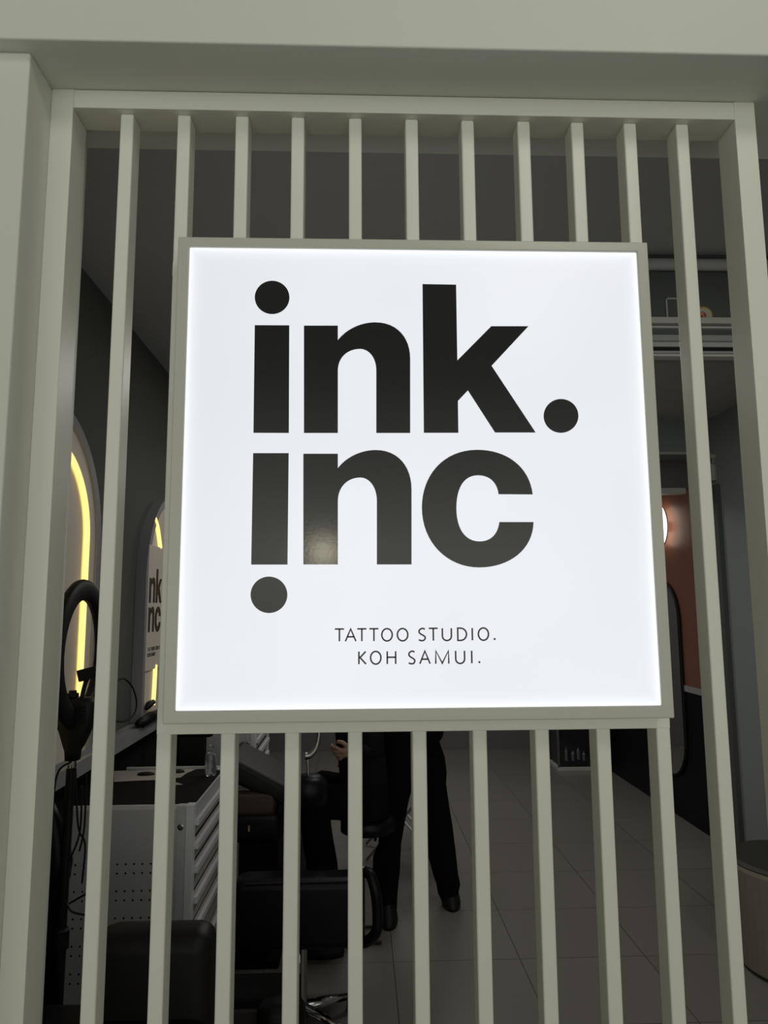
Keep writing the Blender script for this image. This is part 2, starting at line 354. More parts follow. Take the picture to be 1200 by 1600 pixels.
def ribbon(bm, pts, hw, y, d, flip=None):
    n = len(pts); L = []; Rr = []
    closed = (pts[0]-pts[-1]).length < 1e-6
    for i in range(n):
        if closed: a, b_ = pts[(i-1) % (n-1)], pts[(i+1) % (n-1)]
        else: a, b_ = pts[max(0, i-1)], pts[min(n-1, i+1)]
        t_ = (b_-a).normalized(); e1 = (pts[i]-a); k_ = 1
        if 0 < i < n-1 or closed:
            d1 = (pts[i]-a).normalized(); d2 = (b_-pts[i]).normalized(); c2 = max(.35, math.sqrt(max(0, (1+d1.dot(d2))/2))); k_ = 1/c2
            t_ = (d1+d2).normalized() if (d1+d2).length > 1e-6 else t_
            k_ = min(k_, 2.0)
        nn = Vector((-t_.y, t_.x))*hw*k_
        L.append(pts[i]+nn); Rr.append(pts[i]-nn)
    for i in range(n-1):
        q4 = [L[i], L[i+1], Rr[i+1], Rr[i]]
        a = [bm.verts.new(flip(v, y)) for v in q4]; b2 = [bm.verts.new(flip(v, y+d)) for v in q4]
        bm.faces.new(a); bm.faces.new(b2[::-1])
        for j in range(4): bm.faces.new((a[j], b2[j], b2[(j+1) % 4], a[(j+1) % 4]))
toX = lambda v, y: (v.x, y, v.y)
def caption(items, hw, y, d, flip=toX):
    bm = bmesh.new()
    for ch, x0, x1, zb_, zt_ in items:
        if ch == '.':
            cx, r_ = (x0+x1)/2, hw*1.35
            prism(bm, [flip(Vector((cx+r_*math.cos(k_*PI/8), zb_+r_+r_*math.sin(k_*PI/8))), y) for k_ in range(16)], Vector(flip(Vector((0, 0)), d))-Vector(flip(Vector((0, 0)), 0)))
        for stq in ST[ch]:
            ribbon(bm, [Vector((x0+(x1-x0)*p[0], zb_+(zt_-zb_)*p[1])) for p in stq], hw, y, d, flip)
    return bm
L1 = [('T', 105, 221, 510), ('A', 238, 369, 510), ('T', 385, 501, 510), ('T', 536, 652, 510), ('O', 692, 823, 510), ('O', 886, 1018, 510), ('S', 110, 200, 640), ('T', 239, 353, 640), ('U', 408, 523, 640), ('D', 600, 712, 640), ('I', 776, 790, 640), ('O', 857, 987, 640), ('.', 1050, 1070, 640)]
L2 = [('K', 406, 496, 510), ('O', 552, 682, 510), ('H', 760, 866, 510), ('S', 1024, 1110, 510), ('A', 126, 256, 640), ('M', 324, 490, 640), ('U', 574, 688, 640), ('I', 769, 783, 640), ('.', 860, 880, 640)]
def cap_items(L, yt, yb, slope):
    out = []
    for ch, a, b_, o_ in L:
        pa, pb = o_+a/8, o_+b_/8; dy = slope*(pa-520)
        p0 = aY(pa, yt+dy, YP); p1 = aY(pb, yb+dy, YP); out.append((ch, p0.x, p1.x, p1.z, p0.z))
    return out
for LL, yt_, yb_ in ((L1[:6], 982.9, 1002.0), (L1[6:], 982.9, 1002.0), (L2[:3], 1018.3, 1038.0), (L2[3:], 1018.3, 1038.0)):
    obj('caption_word', caption(cap_items(LL, yt_, yb_, -.0075), .00138, YP, -.0010), M['vinyl'], sgn)['label'] = 'thin black capitals reading ' + ''.join(c[0] for c in LL)

# ------------------------------------------------------------------ arched light panel and arched mirror on the left wall
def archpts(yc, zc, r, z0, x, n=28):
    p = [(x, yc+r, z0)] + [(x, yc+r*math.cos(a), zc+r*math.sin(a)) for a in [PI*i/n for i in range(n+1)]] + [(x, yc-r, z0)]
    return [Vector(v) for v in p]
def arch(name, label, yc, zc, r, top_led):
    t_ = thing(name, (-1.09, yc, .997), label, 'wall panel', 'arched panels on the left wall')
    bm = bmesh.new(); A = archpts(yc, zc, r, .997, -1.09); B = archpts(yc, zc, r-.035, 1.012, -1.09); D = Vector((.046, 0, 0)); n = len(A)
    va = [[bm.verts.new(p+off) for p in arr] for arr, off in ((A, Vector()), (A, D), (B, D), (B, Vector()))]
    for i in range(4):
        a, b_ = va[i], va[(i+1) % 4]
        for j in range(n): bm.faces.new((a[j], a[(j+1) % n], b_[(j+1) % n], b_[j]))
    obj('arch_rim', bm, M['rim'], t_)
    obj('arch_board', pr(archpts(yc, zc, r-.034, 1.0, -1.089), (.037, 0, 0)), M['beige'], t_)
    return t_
a1 = arch('wall_arch', 'arched beige wall panel with a full glowing yellow strip, nearest the shop front', .905, 1.725, .425, True)
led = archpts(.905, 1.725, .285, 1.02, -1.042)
obj('yellow_strip', tb(led, .0095, 10), M['led'], a1)
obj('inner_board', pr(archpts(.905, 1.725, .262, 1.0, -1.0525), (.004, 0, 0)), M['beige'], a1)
a2 = arch('wall_arch', 'arched mirror deeper in the shop, its reflected board and yellow strips built as parts', 2.32, 1.62, .42, False)  # a mirror: beige face, strips and lettering imitate its reflections
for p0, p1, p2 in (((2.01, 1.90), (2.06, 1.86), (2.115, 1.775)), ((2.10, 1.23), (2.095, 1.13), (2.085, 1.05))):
    obj('yellow_strip', tb(smoothpath([(-1.05, *p0), (-1.05, *p1), (-1.05, *p2)], 6), .013, 10), M['led'], a2)  # glowing pieces stand in for a yellow strip reflected in the mirror
obj('reflected_board', box(-1.055, -1.043, 1.93, 2.60, 1.215, 1.775), M['beige'], a2)
# lettering of the logo reflected in the mirror, built on the board
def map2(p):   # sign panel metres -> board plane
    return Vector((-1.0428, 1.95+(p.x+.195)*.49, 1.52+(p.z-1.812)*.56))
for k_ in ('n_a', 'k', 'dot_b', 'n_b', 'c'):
    obj('reflected_letter', pr([map2(p) for p in SG[k_]], (.001, 0, 0)), M['ink'], a2)
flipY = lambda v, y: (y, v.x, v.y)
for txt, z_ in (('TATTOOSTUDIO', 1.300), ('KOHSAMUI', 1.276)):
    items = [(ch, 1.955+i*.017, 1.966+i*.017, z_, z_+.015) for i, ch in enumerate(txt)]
    obj('reflected_caption', caption(items, .0013, -1.0428, .001, flipY), M['ink'], a2)

# small black things standing on the ledge
tag(obj('black_cable', tb(smoothpath([aX(a, b_, -1.03) for a, b_ in ((172, 1070), (184, 1063), (195, 1061), (207, 1074), (213, 1094), (212, 1110), (205, 1121), (194, 1127), (182, 1127), (168, 1122), (160, 1130))], 6), .0035, 8), M['black']), 'thin black cable looping against the dark wall beside the second arch', 'cable')
p = aX(222, 1128, -1.02)
t_ = thing('tattoo_machine', p, 'small black device lying on the wall ledge below the arched mirror', 'device')
obj('body', tb([aX(216, 1131, -1.02), aX(222, 1129, -1.02), aX(234, 1121, -1.02), aX(246, 1116, -1.02)], [.014, .022, .024, .022], 12), M['black'], t_, smooth=True)
obj('nozzle', tb([aX(229, 1107, -1.035), aX(233, 1101, -1.035), aX(239, 1097, -1.035)], [.008, .016, .012], 10), M['black'], t_, smooth=True)

# ------------------------------------------------------------------ ring light on its stand (far left)
xr, yr = -.886, .75
rl = thing('ring_light', (xr, yr, 0), 'black ring light on a tripod pole behind the left end of the slats', 'ring light')
ang = math.radians(92); cz = 1.37; Rr_ = .177; ed = Vector((math.cos(ang), math.sin(ang), 0)); en = Vector((math.sin(ang), -math.cos(ang), 0))
bm = bmesh.new(); rings = []; cc_ = Vector((xr-.0, yr+.02, cz))
for a in [2*PI*i/64 for i in range(64)]:
    rad = ed*math.cos(a)+Vector((0, 0, math.sin(a)))
    rings.append([cc_+rad*(Rr_+.030*math.copysign(abs(math.cos(b_))**.8, math.cos(b_)))+en*.016*math.copysign(abs(math.sin(b_))**.8, math.sin(b_)) for b_ in [2*PI*k/16 for k in range(16)]])
ringset(bm, rings, closed=True)
obj('ring', bm, M['black'], rl, smooth=True)
bm = bmesh.new(); tube(bm, [(xr-.012, yr, 0.1), (xr-.007, yr, .62)], .014, 12); tube(bm, [(xr-.007, yr, .6), (xr-.003, yr, 1.1)], .012, 12); obj('pole', bm, M['black'], rl)
obj('pole_collar', lt((xr-.008, yr, .60), [(.016, 0), (.021, .004), (.021, .05), (.016, .055)], 16), M['black'], rl)
bm = bmesh.new(); loft(bm, [((xr+.0, yr, 1.085), .019, .019), ((xr, yr, 1.11), .021, .02), ((xr+.002, yr, 1.125), .028, .025), ((xr+.004, yr, 1.165), .043, .03), ((xr, yr, 1.18), .055, .032), ((xr+.002, yr, 1.235), .057, .033), ((xr, yr, 1.25), .05, .03)], 20, 3)
obj('clamp_body', bm, M['black'], rl, smooth=True)
for k_ in range(5): obj('vent_ridge', box(xr+.012, xr+.042, yr-.036, yr-.03, 1.185+k_*.0105, 1.189+k_*.0105), M['leather2'], rl)
obj('clamp_knob', lt((xr-.008, yr, 1.25), [(.012, 0), (.016, .003), (.016, .012), (.010, .014), (.010, .02)], 16), M['black'], rl)
obj('chrome_collar', lt((xr-.003, yr, 1.065), [(.013, 0), (.013, .018)], 16), M['chrome'], rl)
bm = bmesh.new(); tube(bm, smoothpath([(xr+.015, yr, 1.24), (xr+.025, yr, 1.29), (xr+.045, yr-.01, 1.325)], 6), .006, 8); obj('phone_arm', bm, M['black'], rl)
obj('phone_holder', box(xr+.008, xr+.062, yr-.02, yr+.0, 1.30, 1.332, rot=Euler((0, -.25, 0)).to_matrix()), M['black'], rl, bevel=.003)
for a in (0.9, 2.2, 4.71): obj('leg', tb([(xr-.008, yr, .35), (xr-.008+(.11 if a > 4 else .2)*math.cos(a), yr+(.11 if a > 4 else .2)*math.sin(a), .012)], .009, 8), M['black'], rl)
for pts in ([(112, 1190), (92, 1204), (84, 1240), (82, 1290)], [(118, 1200), (122, 1290), (133, 1320), (128, 1380)], [(128, 1228), (126, 1290), (119, 1320), (108, 1345)], [(135, 1210), (132, 1290), (124, 1330)], [(108, 1412), (125, 1402), (150, 1388)], [(102, 1408), (112, 1424), (135, 1430)]):
    obj('cable', tb(smoothpath([aY(a, b_, yr-.03) for a, b_ in pts], 5), .0028, 6), M['black'], rl)
bm = bmesh.new(); bc = aY(84, 1330, .78)
secs = [(aY(82, 1256, .78), .006, .01), (aY(83, 1275, .78), .018, .02), (aY(86, 1310, .78), .036, .03), (aY(88, 1345, .78), .043, .035), (aY(86, 1372, .78), .040, .032), (aY(82, 1388, .78), .024, .02), (aY(80, 1396, .78), .006, .006)]
loft(bm, secs[::-1], 20)
tag(obj('black_bag', bm, M['leather'], smooth=True), 'small black drop-shaped bag hanging beside the ring light pole', 'bag')

# ------------------------------------------------------------------ drawer trolleys
def trolley():
    x0, x1, y0, y1, zt_ = -1.04, -.645, 1.167, 1.72, .85
    t_ = thing('drawer_trolley', ((x0+x1)/2, (y0+y1)/2, 0), 'white metal drawer trolley with black top tray, bottle and paper on it', 'trolley', 'white drawer trolleys along the left wall')
    bm = bmesh.new(); bx(bm, x0+.01, x1-.012, y0+.006, y1-.006, .10, zt_-.035); obj('body', bm, M['hole'], t_)  # body coloured dark to stand for the shade in the drawer gaps
    bm = bmesh.new(); bx(bm, x0, x1-.055, y0-.002, y0+.006, .10, zt_-.005); n = 0
    zz = [.705-.0, .678]
    for g in range(5):
        for rr in range(2):
            z_ = .672-g*.082-rr*.028
            for c in range(12):
                x_ = x0+.02+c*.0268
                if x_ > x1-.075: continue
                bx(bm, x_-.0028, x_+.0028, y0-.0028, y0-.0005, z_-.0028, z_+.0028, mi=1)
        bx(bm, x0+.066, x0+.082, y0-.0028, y0-.0005, .70-g*.082, .712-g*.082, mi=1)
    obj('perforated_panel', bm, [M['whiteperf'] if False else M['whitemetal'], M['hole']], t_)
    obj('corner_post', box(x1-.055, x1-.026, y0-.004, y0+.03, .08, zt_), M['whitemetal'], t_, bevel=.002)
    obj('corner_post', box(x1-.026, x1, y0-.006, y0+.03, .08, zt_+.003), M['whiteedge'], t_, bevel=.003)
    obj('corner_post', box(x1-.03, x1, y1-.03, y1+.004, .08, zt_), M['whiteedge'], t_, bevel=.003)
    obj('lock', lt((x1-.040, y0-.004, .815-.03), [(.010, .0), (.010, -.004), (.006, -.005)][::-1], 16, axis='Y'), M['steel'], t_)
    obj('top_rim', box(x0, x1-.026, y0-.003, y0+.004, zt_-.01, zt_+.004), M['whiteedge'], t_)
    obj('top_rim', box(x0, x1, y1-.004, y1+.003, zt_-.01, zt_+.006), M['whiteedge'], t_)
    obj('top_rim', box(x1-.006, x1+.001, y0+.03, y1-.03, zt_-.045, zt_-.005), M['whitemetal'], t_)
    obj('tray_mat', box(x0+.004, x1-.008, y0+.005, y1-.005, zt_-.034, zt_-.004), M['hole'], t_)
    hs = [.075, .075, .095, .095, .12, .14]; z_ = zt_-.05
    for h in hs:
        d_ = obj('drawer', box(x1-.012, x1-.002, y0+.032, y1-.032, z_-h+.024, z_), M['whiteperf'], t_)
        obj('drawer_lip', box(x1-.002, x1+.010, y0+.034, y1-.034, z_-.022, z_-.002), M['whiteedge'], d_)
        z_ -= h
    for xx in (x0+.04, x1-.04):
        for yy in (y0+.05, y1-.05):
            obj('caster', lt((xx-.011, yy, .037), [(.030, 0), (.037, .003), (.037, .019), (.030, .022)], 20, axis='X'), M['black'], t_)
            bm = box(xx-.02, xx+.02, yy-.016, yy+.016, .06, .10); obj('caster_bracket', bm, M['steel'], t_)
    return t_
tr = trolley()
tr2 = copy_tree(tr); tr2.location.y += 1.41
tr2['label'] = 'white metal drawer trolley standing behind the nearer one, mostly hidden'

TZ = .847
p = aZ(329, 1211, TZ)
bt = thing('spray_bottle', p, 'clear plastic pump bottle standing at the back of the trolley top', 'bottle')
obj('bottle_body', lt(p, [(.020, 0), (.022, .004), (.022, .072), (.019, .085), (.010, .094), (.009, .100)], 24), M['clear'], bt, smooth=True)
obj('bottle_cap', lt(p, [(.0105, .101), (.0105, .112), (.006, .114), (.004, .128), (.0035, .135)], 20), M['clear'], bt)
def flat(name, pix, z, th, m_, label, cat):
    return tag(obj(name, pr([aZ(a, b_, z) for a, b_ in pix], (0, 0, th)), m_), label, cat)
flat('paper_sheet', [(178, 1205), (178, 1222), (212, 1220), (245, 1219), (282, 1215), (292, 1208), (306, 1202), (240, 1203)], TZ, .0012, M['paper'], 'crumpled grey paper sheet lying on the black trolley top', 'paper')
flat('paper_scrap', [(268, 1222), (270, 1227), (286, 1226), (276, 1223)], TZ, .001, M['paper'], 'tiny torn paper scrap on the black trolley top', 'paper')
for (a, b_, rx), lb in (((228, 1210.5, .034), 'larger black oval pad lying on the grey paper sheet, left one'), ((278, 1206.5, .026), 'smaller black oval pad lying on the grey paper sheet, right one')):
    c = aZ(a, b_, TZ+.0013); bm = bmesh.new(); loft(bm, [(c, rx, .02), (c+Vector((0, 0, .006)), rx*.95, .018), (c+Vector((0, 0, .009)), rx*.6, .011)], 24)
    tag(obj('ink_pad', bm, M['black'], smooth=True), lb, 'pad', 'black oval pads on the paper')

# black padded chair between the trolleys
ch = thing('padded_stool', (-.86, 1.95+.1, 0), 'black high-backed stool standing between the two white trolleys', 'stool')
bm = bmesh.new(); bx(bm, -.955, -.765, 2.06, 2.11, .905, 1.16); obj('backrest', bm, M['leather'], ch, bevel=.022)
obj('back_post', box(-.925, -.80, 2.07, 2.10, .62, .93), M['leather2'], ch, bevel=.01)
bm = bmesh.new(); loft(bm, [((-.86, 1.99, .56), .15, .14), ((-.86, 1.99, .57), .16, .15), ((-.86, 1.99, .62), .16, .15), ((-.86, 1.99, .635), .14, .13)], 28); obj('seat', bm, M['leather'], ch, smooth=True)
obj('column', tb([(-.86, 1.99, .06), (-.86, 1.99, .57)], .02), M['chrome'], ch)
bm = bmesh.new()
for k_ in range(5): a = k_*2*PI/5; tube(bm, [(-.86, 1.99, .08), (-.86+.17*math.cos(a), 1.99+.17*math.sin(a), .02)], [.018, .012], 8)
obj('star_base', bm, M['black'], ch)

# ------------------------------------------------------------------ black client chairs
def rounded_slab(x0, x1, y0, y1, z0, z1, m_, name, parent, bev): return obj(name, box(x0, x1, y0, y1, z0, z1), m_, parent, bevel=bev)
a, b_ = aY(165, 1430, .62), aY(346, 1430, .62)
rc = thing('leather_armchair', ((a.x+b_.x)/2, .42, 0), 'large black leather armchair in the bottom left close behind the slats', 'armchair')
rounded_slab(a.x, b_.x, .50, .62, .40, a.z, M['leather2'], 'backrest', rc, .045)
rounded_slab(-.95, b_.x-.01, .22, .60, .12, .555, M['leather'], 'seat', rc, .035)
for xx in (-.92, b_.x-.05):
    for yy in (.25, .56): obj('foot', lt((xx, yy, 0), [(.018, 0), (.024, .125)], 16), M['black'], rc)
# swivel chair with looped arm
Y0 = 1.38
pl, pr_, pb_ = aY(372, 1378, Y0), aY(566, 1374, Y0), aY(470, 1490, Y0)
sw = thing('swivel_armchair', ((pl.x+pr_.x)/2, Y0, 0), 'low black leather swivel chair with looped arm and chrome base', 'chair')
zt_, zb_ = pl.z, pb_.z
rounded_slab(pl.x-.02, pr_.x+.01, Y0, Y0+.13, zb_, zt_, M['leather'], 'backrest', sw, .035)
rounded_slab(pl.x+.01, pr_.x-.02, Y0-.02+.06, Y0+.36, zb_-.01, zb_+.10, M['leather'], 'seat', sw, .03)
obj('piping', tb([(pl.x+.02, Y0-.0, zt_-.008), (pr_.x-.02, Y0-.0, zt_-.004)], .004, 8), M['leather2'], sw)
arm = [aY(566, 1362, Y0+.06), aY(578, 1366, Y0+.02), aY(586, 1390, Y0), aY(590, 1425, Y0), aY(588, 1455, Y0), aY(575, 1470, Y0+.02), aY(560, 1474, Y0+.06)]
obj('arm_loop', tb(smoothpath(arm, 6), .019, 14), M['leather'], sw, smooth=True)
for a_, b__ in ((568, 1355), (574, 1357), (577.5, 1358)):
    c = aY(a_, b__, Y0+.03); bm = bmesh.new(); bmesh.ops.create_uvsphere(bm, u_segments=10, v_segments=8, radius=.0045, matrix=Matrix.Translation(c)); obj('chrome_stud', bm, M['chrome'], sw, smooth=True)
yc_ = Y0+.06; cx_ = aY(472, 1500, yc_)
obj('column', tb([(cx_.x, yc_, .06), (cx_.x, yc_, zb_)], [.020, .017], 16), M['steel'], sw)
obj('height_lever', tb([(cx_.x-.01, yc_, zb_), (cx_.x-.012, yc_-.01, zb_-.05), (cx_.x-.01, yc_-.012, zb_-.085)], [.010, .014, .010], 10), M['steel'], sw)
for k_ in range(5):
    a_ = math.radians(38+72*k_); e_ = Vector((math.cos(a_), math.sin(a_), 0)); c0_ = Vector((cx_.x, yc_, 0))
    lg_ = obj('base_leg', tb([c0_+Vector((0, 0, .085)), c0_+e_*.10+Vector((0, 0, .075)), c0_+e_*.215+Vector((0, 0, .055))], [.022, .017, .012], 12), M['chrome'], sw, smooth=True)
    obj('caster', lt(c0_+e_*.215+Vector((-.012, 0, .026)), [(.02, 0), (.026, .003), (.026, .021), (.02, .024)], 18, axis='X'), M['black'], lg_)

cs = aY(365, 1527, 1.12)
ec = thing('equipment_case', (-.53, 1.09, 0), 'low dark case with a rounded lid on the floor before the swivel chair', 'case')
obj('case_body', box(-.74, -.335, 1.0, 1.145, 0, cs.z-.03), mat('dark_brown_case', (.028, .022, .022), .6), ec, bevel=.012)
obj('case_lid', box(-.74, -.335, .995, 1.15, cs.z-.028, cs.z), M['matte'], ec, bevel=.01)
bm = bmesh.new(); cl_ = aY(440, 1575, .93); loft(bm, [(Vector((cl_.x, .93, 0)), .07, .05), (Vector((cl_.x, .93, cl_.z)), .07, .05), (Vector((cl_.x, .93, cl_.z+.02)), .055, .04), (Vector((cl_.x, .93, cl_.z+.028)), .03, .02)], 24, 3)
tag(obj('foot_pedal', bm, M['leather'], smooth=True), 'rounded black pedal unit on the floor before the dark case', 'pedal')
# reclined lounge behind
lg = thing('treatment_lounge', (-.45, 1.95, 0), 'reclined black leather treatment lounge between the trolley and the seated person', 'lounge')
P0, P1 = aY(366, 1186, 1.85), aY(450, 1226, 1.85)
prof = [P0+Vector((-.03, 0, .018)), P1+Vector((.0, 0, -.01)), P1+Vector((.0, 0, -.10)), P0+Vector((-.03, 0, -.09))]
obj('backrest', pr(prof, (0, .36, 0)), M['leather2'], lg, bevel=.025)
rounded_slab(-.68, -.435, 1.87, 2.2, .50, .64, M['leather'], 'seat', lg, .04)
rounded_slab(-.63, -.455, 1.85, 1.90, .62, .72, M['brownrefl'], 'reflection_patch', lg, .02)  # brown patch stands in for a reflection on the black leather
obj('underframe', box(-.62, -.45, 1.93, 2.15, .20, .52), M['matte'], lg, bevel=.01)
obj('brass_plate', box(-.571, -.564, 1.866, 1.87, .556, .580), mat('brass', (.5, .42, .15), .4, metal=.6), lg)
obj('foot_plate', box(-.66, -.44, 1.90, 2.18, 0, .03), M['matte'], lg, bevel=.006)
obj('pedestal', box(-.60, -.48, 1.98, 2.12, .03, .22), M['matte'], lg)
# small black arm table with instruments (behind the fifth gap)
c = aY(482, 1232, 1.76); bm = bmesh.new(); loft(bm, [(c+Vector((0, 0, -.06)), .065, .055), (c+Vector((0, 0, -.05)), .078, .07), (c+Vector((0, 0, .03)), .076, .068), (c+Vector((0, 0, .052)), .05, .045)], 24)
obj('arm_rest', bm, M['leather'], lg, smooth=True)
obj('rest_bracket', tb([c+Vector((-.03, 0, -.055)), c+Vector((-.12, .05, -.10)), (-.46, 1.98, .60)], .014, 10), M['black'], lg)
tl = [aY(499, 1140, 1.76), aY(497, 1158, 1.76), aY(492, 1172, 1.76), aY(484, 1180, 1.76), aY(477, 1181, 1.76)]
ho = obj('steel_hook', tube and tb(smoothpath(tl, 5), [.008+.0004*i for i in range(21)], 10), M['steel'], lg, smooth=True)
obj('hook_rod', tb([aY(480, 1180, 1.76), aY(482, 1222, 1.76)], .006, 8), M['steel'], lg)
bin_ = thing('supply_bin', aY(487, 1290, 2.3)*1, 'pale cylindrical container under the black rest beside the seated person', 'container')
c = aY(480, 1315, 2.62); bin_.location = (c.x, 2.62, 0)
obj('bin_body', lt((c.x, 2.62, 0), [(.06, 0), (.065, .01), (.068, c.z+.16), (.06, c.z+.17)], 24), mat('bin_grey', (.10, .10, .095), .5), bin_)
obj('bin_label', lt((c.x+.0, 2.62, c.z+.03), [(.069, 0), (.0695, .1)], 24), mat('bin_label', (.16, .155, .14), .6), bin_)

# ------------------------------------------------------------------ people
def skinned(name, V, E_, m_, parent, sub=2):
    me = bpy.data.meshes.new(name); me.from_pydata([Vector(v[0])-wloc(parent) for v in V], E_, []); me.materials.append(m_)
    o = bpy.data.objects.new(name, me); C.objects.link(o); o.parent = parent
    s_ = o.modifiers.new('skin', 'SKIN'); s_.use_smooth_shade = True
    if not me.skin_vertices: me.skin_vertices  # layer is made by the modifier
    return o, me, s_
def body(parent, J, E_, name='body', m_=None):
    names = list(J); V = [(J[n][0], J[n][1]) for n in names]; idx = {n: i for i, n in enumerate(names)}
    o, me, s_ = skinned(name, V, [(idx[a], idx[b_]) for a, b_ in E_], m_ or M['skin'], parent)
    if len(me.skin_vertices) == 0:
        bpy.context.view_layer.objects.active = o; o.select_set(True)
        bm = bmesh.new(); bm.from_mesh(me); bm.verts.layers.skin.verify(); bm.to_mesh(me); bm.free()
    sv = me.skin_vertices[0].data
    for i, n in enumerate(names):
        r_ = V[i][1]; sv[i].radius = r_ if isinstance(r_, tuple) else (r_, r_); sv[i].use_root = (i == 0)
    sb = o.modifiers.new('subd', 'SUBSURF'); sb.levels = 2; sb.render_levels = 2
    return o
def hand(J, E_, pre, wrist, d, side, down, s_=1.0, curl=.7):
    """wrist -> palm -> five fingers; d: pointing direction, side: towards the thumb, down: palm facing"""
    d, side, down = Vector(d).normalized(), Vector(side).normalized(), Vector(down).normalized()
    w_ = Vector(wrist); pc = w_+d*.035*s_
    J[pre+'palm'] = (pc, (.020*s_, .016*s_)); E_.append((pre+'wrist', pre+'palm'))
    for k_, (off, ln) in enumerate(((.026, .062), (.009, .070), (-.009, .065), (-.026, .050))):
        kn = w_+d*(.070-.004*abs(k_-1))*s_+side*off*s_; prev = pre+'palm'
        J[f'{pre}f{k_}0'] = (kn, .0095*s_); E_.append((prev, f'{pre}f{k_}0')); prev = f'{pre}f{k_}0'; p_ = kn; a_ = .25
        for j, fr_ in enumerate((.42, .33, .25)):
            a_ += curl*(.75+.1*k_); p_ = p_+(d*math.cos(a_)+down*math.sin(a_))*ln*fr_*s_
            nm = f'{pre}f{k_}{j+1}'; J[nm] = (p_, (.0085-.0009*j)*s_); E_.append((prev, nm)); prev = nm
    t0 = w_+d*.022*s_+side*.026*s_; t1 = t0+(d*.7+side*.7+down*.25).normalized()*.03*s_; t2 = t1+(d*.9+side*.1+down*.5).normalized()*.026*s_
    J[pre+'t0'] = (t0, .011*s_); J[pre+'t1'] = (t1, .010*s_); J[pre+'t2'] = (t2, .0085*s_)
    E_ += [(pre+'palm', pre+'t0'), (pre+'t0', pre+'t1'), (pre+'t1', pre+'t2')]
def head(parent, c, face, r_=.095, hair_col=None):
    """skull, face and hair; face: unit direction the person looks"""
    face = Vector(face).normalized(); side = face.cross(Vector((0, 0, 1))).normalized(); upv = side.cross(face)
    bm = bmesh.new(); bmesh.ops.create_uvsphere(bm, u_segments=32, v_segments=24, radius=1)
    for v in bm.verts:
        x, y, z = v.co; k_ = 1-.28*max(0, -z)**1.3
        v.co = Vector(c)+side*(x*.73*r_*k_)+face*(y*.88*r_*(1-.12*max(0, -z)) + (.10*r_*max(0, -z) if y > 0 else 0))+upv*(z*1.12*r_)
    h = obj('head', bm, M['skin'], parent, smooth=True)
    nb = Vector(c)+face*r_*.86
    bm = bmesh.new(); tube(bm, [nb+upv*.25*r_-face*.05*r_, nb+upv*.0*r_+face*.10*r_, nb-upv*.16*r_+face*.17*r_, nb-upv*.25*r_-face*.02*r_], [.07*r_, .10*r_, .15*r_, .08*r_], 10); obj('nose', bm, M['skin'], h, smooth=True)
    for s_ in (-1, 1):
        e = Vector(c)+face*r_*.80+side*s_*.29*r_+upv*.10*r_
        bm = bmesh.new(); bmesh.ops.create_uvsphere(bm, u_segments=12, v_segments=8, radius=.10*r_, matrix=Matrix.Translation(e)); obj('eye', bm, M['glassdark'], h, smooth=True)
        er = Vector(c)+side*s_*.74*r_
        bm = bmesh.new(); tube(bm, smoothpath([er+upv*.22*r_, er+upv*.12*r_-face*.15*r_+side*s_*.06*r_, er-upv*.2*r_-face*.05*r_+side*s_*.04*r_, er-upv*.26*r_+face*.05*r_], 4), .06*r_, 8); obj('ear', bm, M['skin'], h, smooth=True)
    mp_ = Vector(c)+face*r_*.80-upv*.50*r_
    obj('mouth', tb([mp_-side*.2*r_, mp_+face*.05*r_, mp_+side*.2*r_], [.03*r_, .055*r_, .03*r_], 8), mat('lips', (.3, .12, .1), .5), h, smooth=True)
    bm = bmesh.new(); bmesh.ops.create_uvsphere(bm, u_segments=32, v_segments=20, radius=1)
    bmesh.ops.delete(bm, geom=[v for v in bm.verts if v.co.z < -.35 or (v.co.y > .22 and v.co.z < .42)], context='VERTS')
    for v in bm.verts:
        x, y, z = v.co; v.co = Vector(c)+side*(x*.80*r_)+face*(y*.95*r_-.03*r_)+upv*(z*1.2*r_)
    o = obj('hair', bm, M['hair'], parent, smooth=True); sd = o.modifiers.new('sol', 'SOLIDIFY'); sd.thickness = .006
    return h

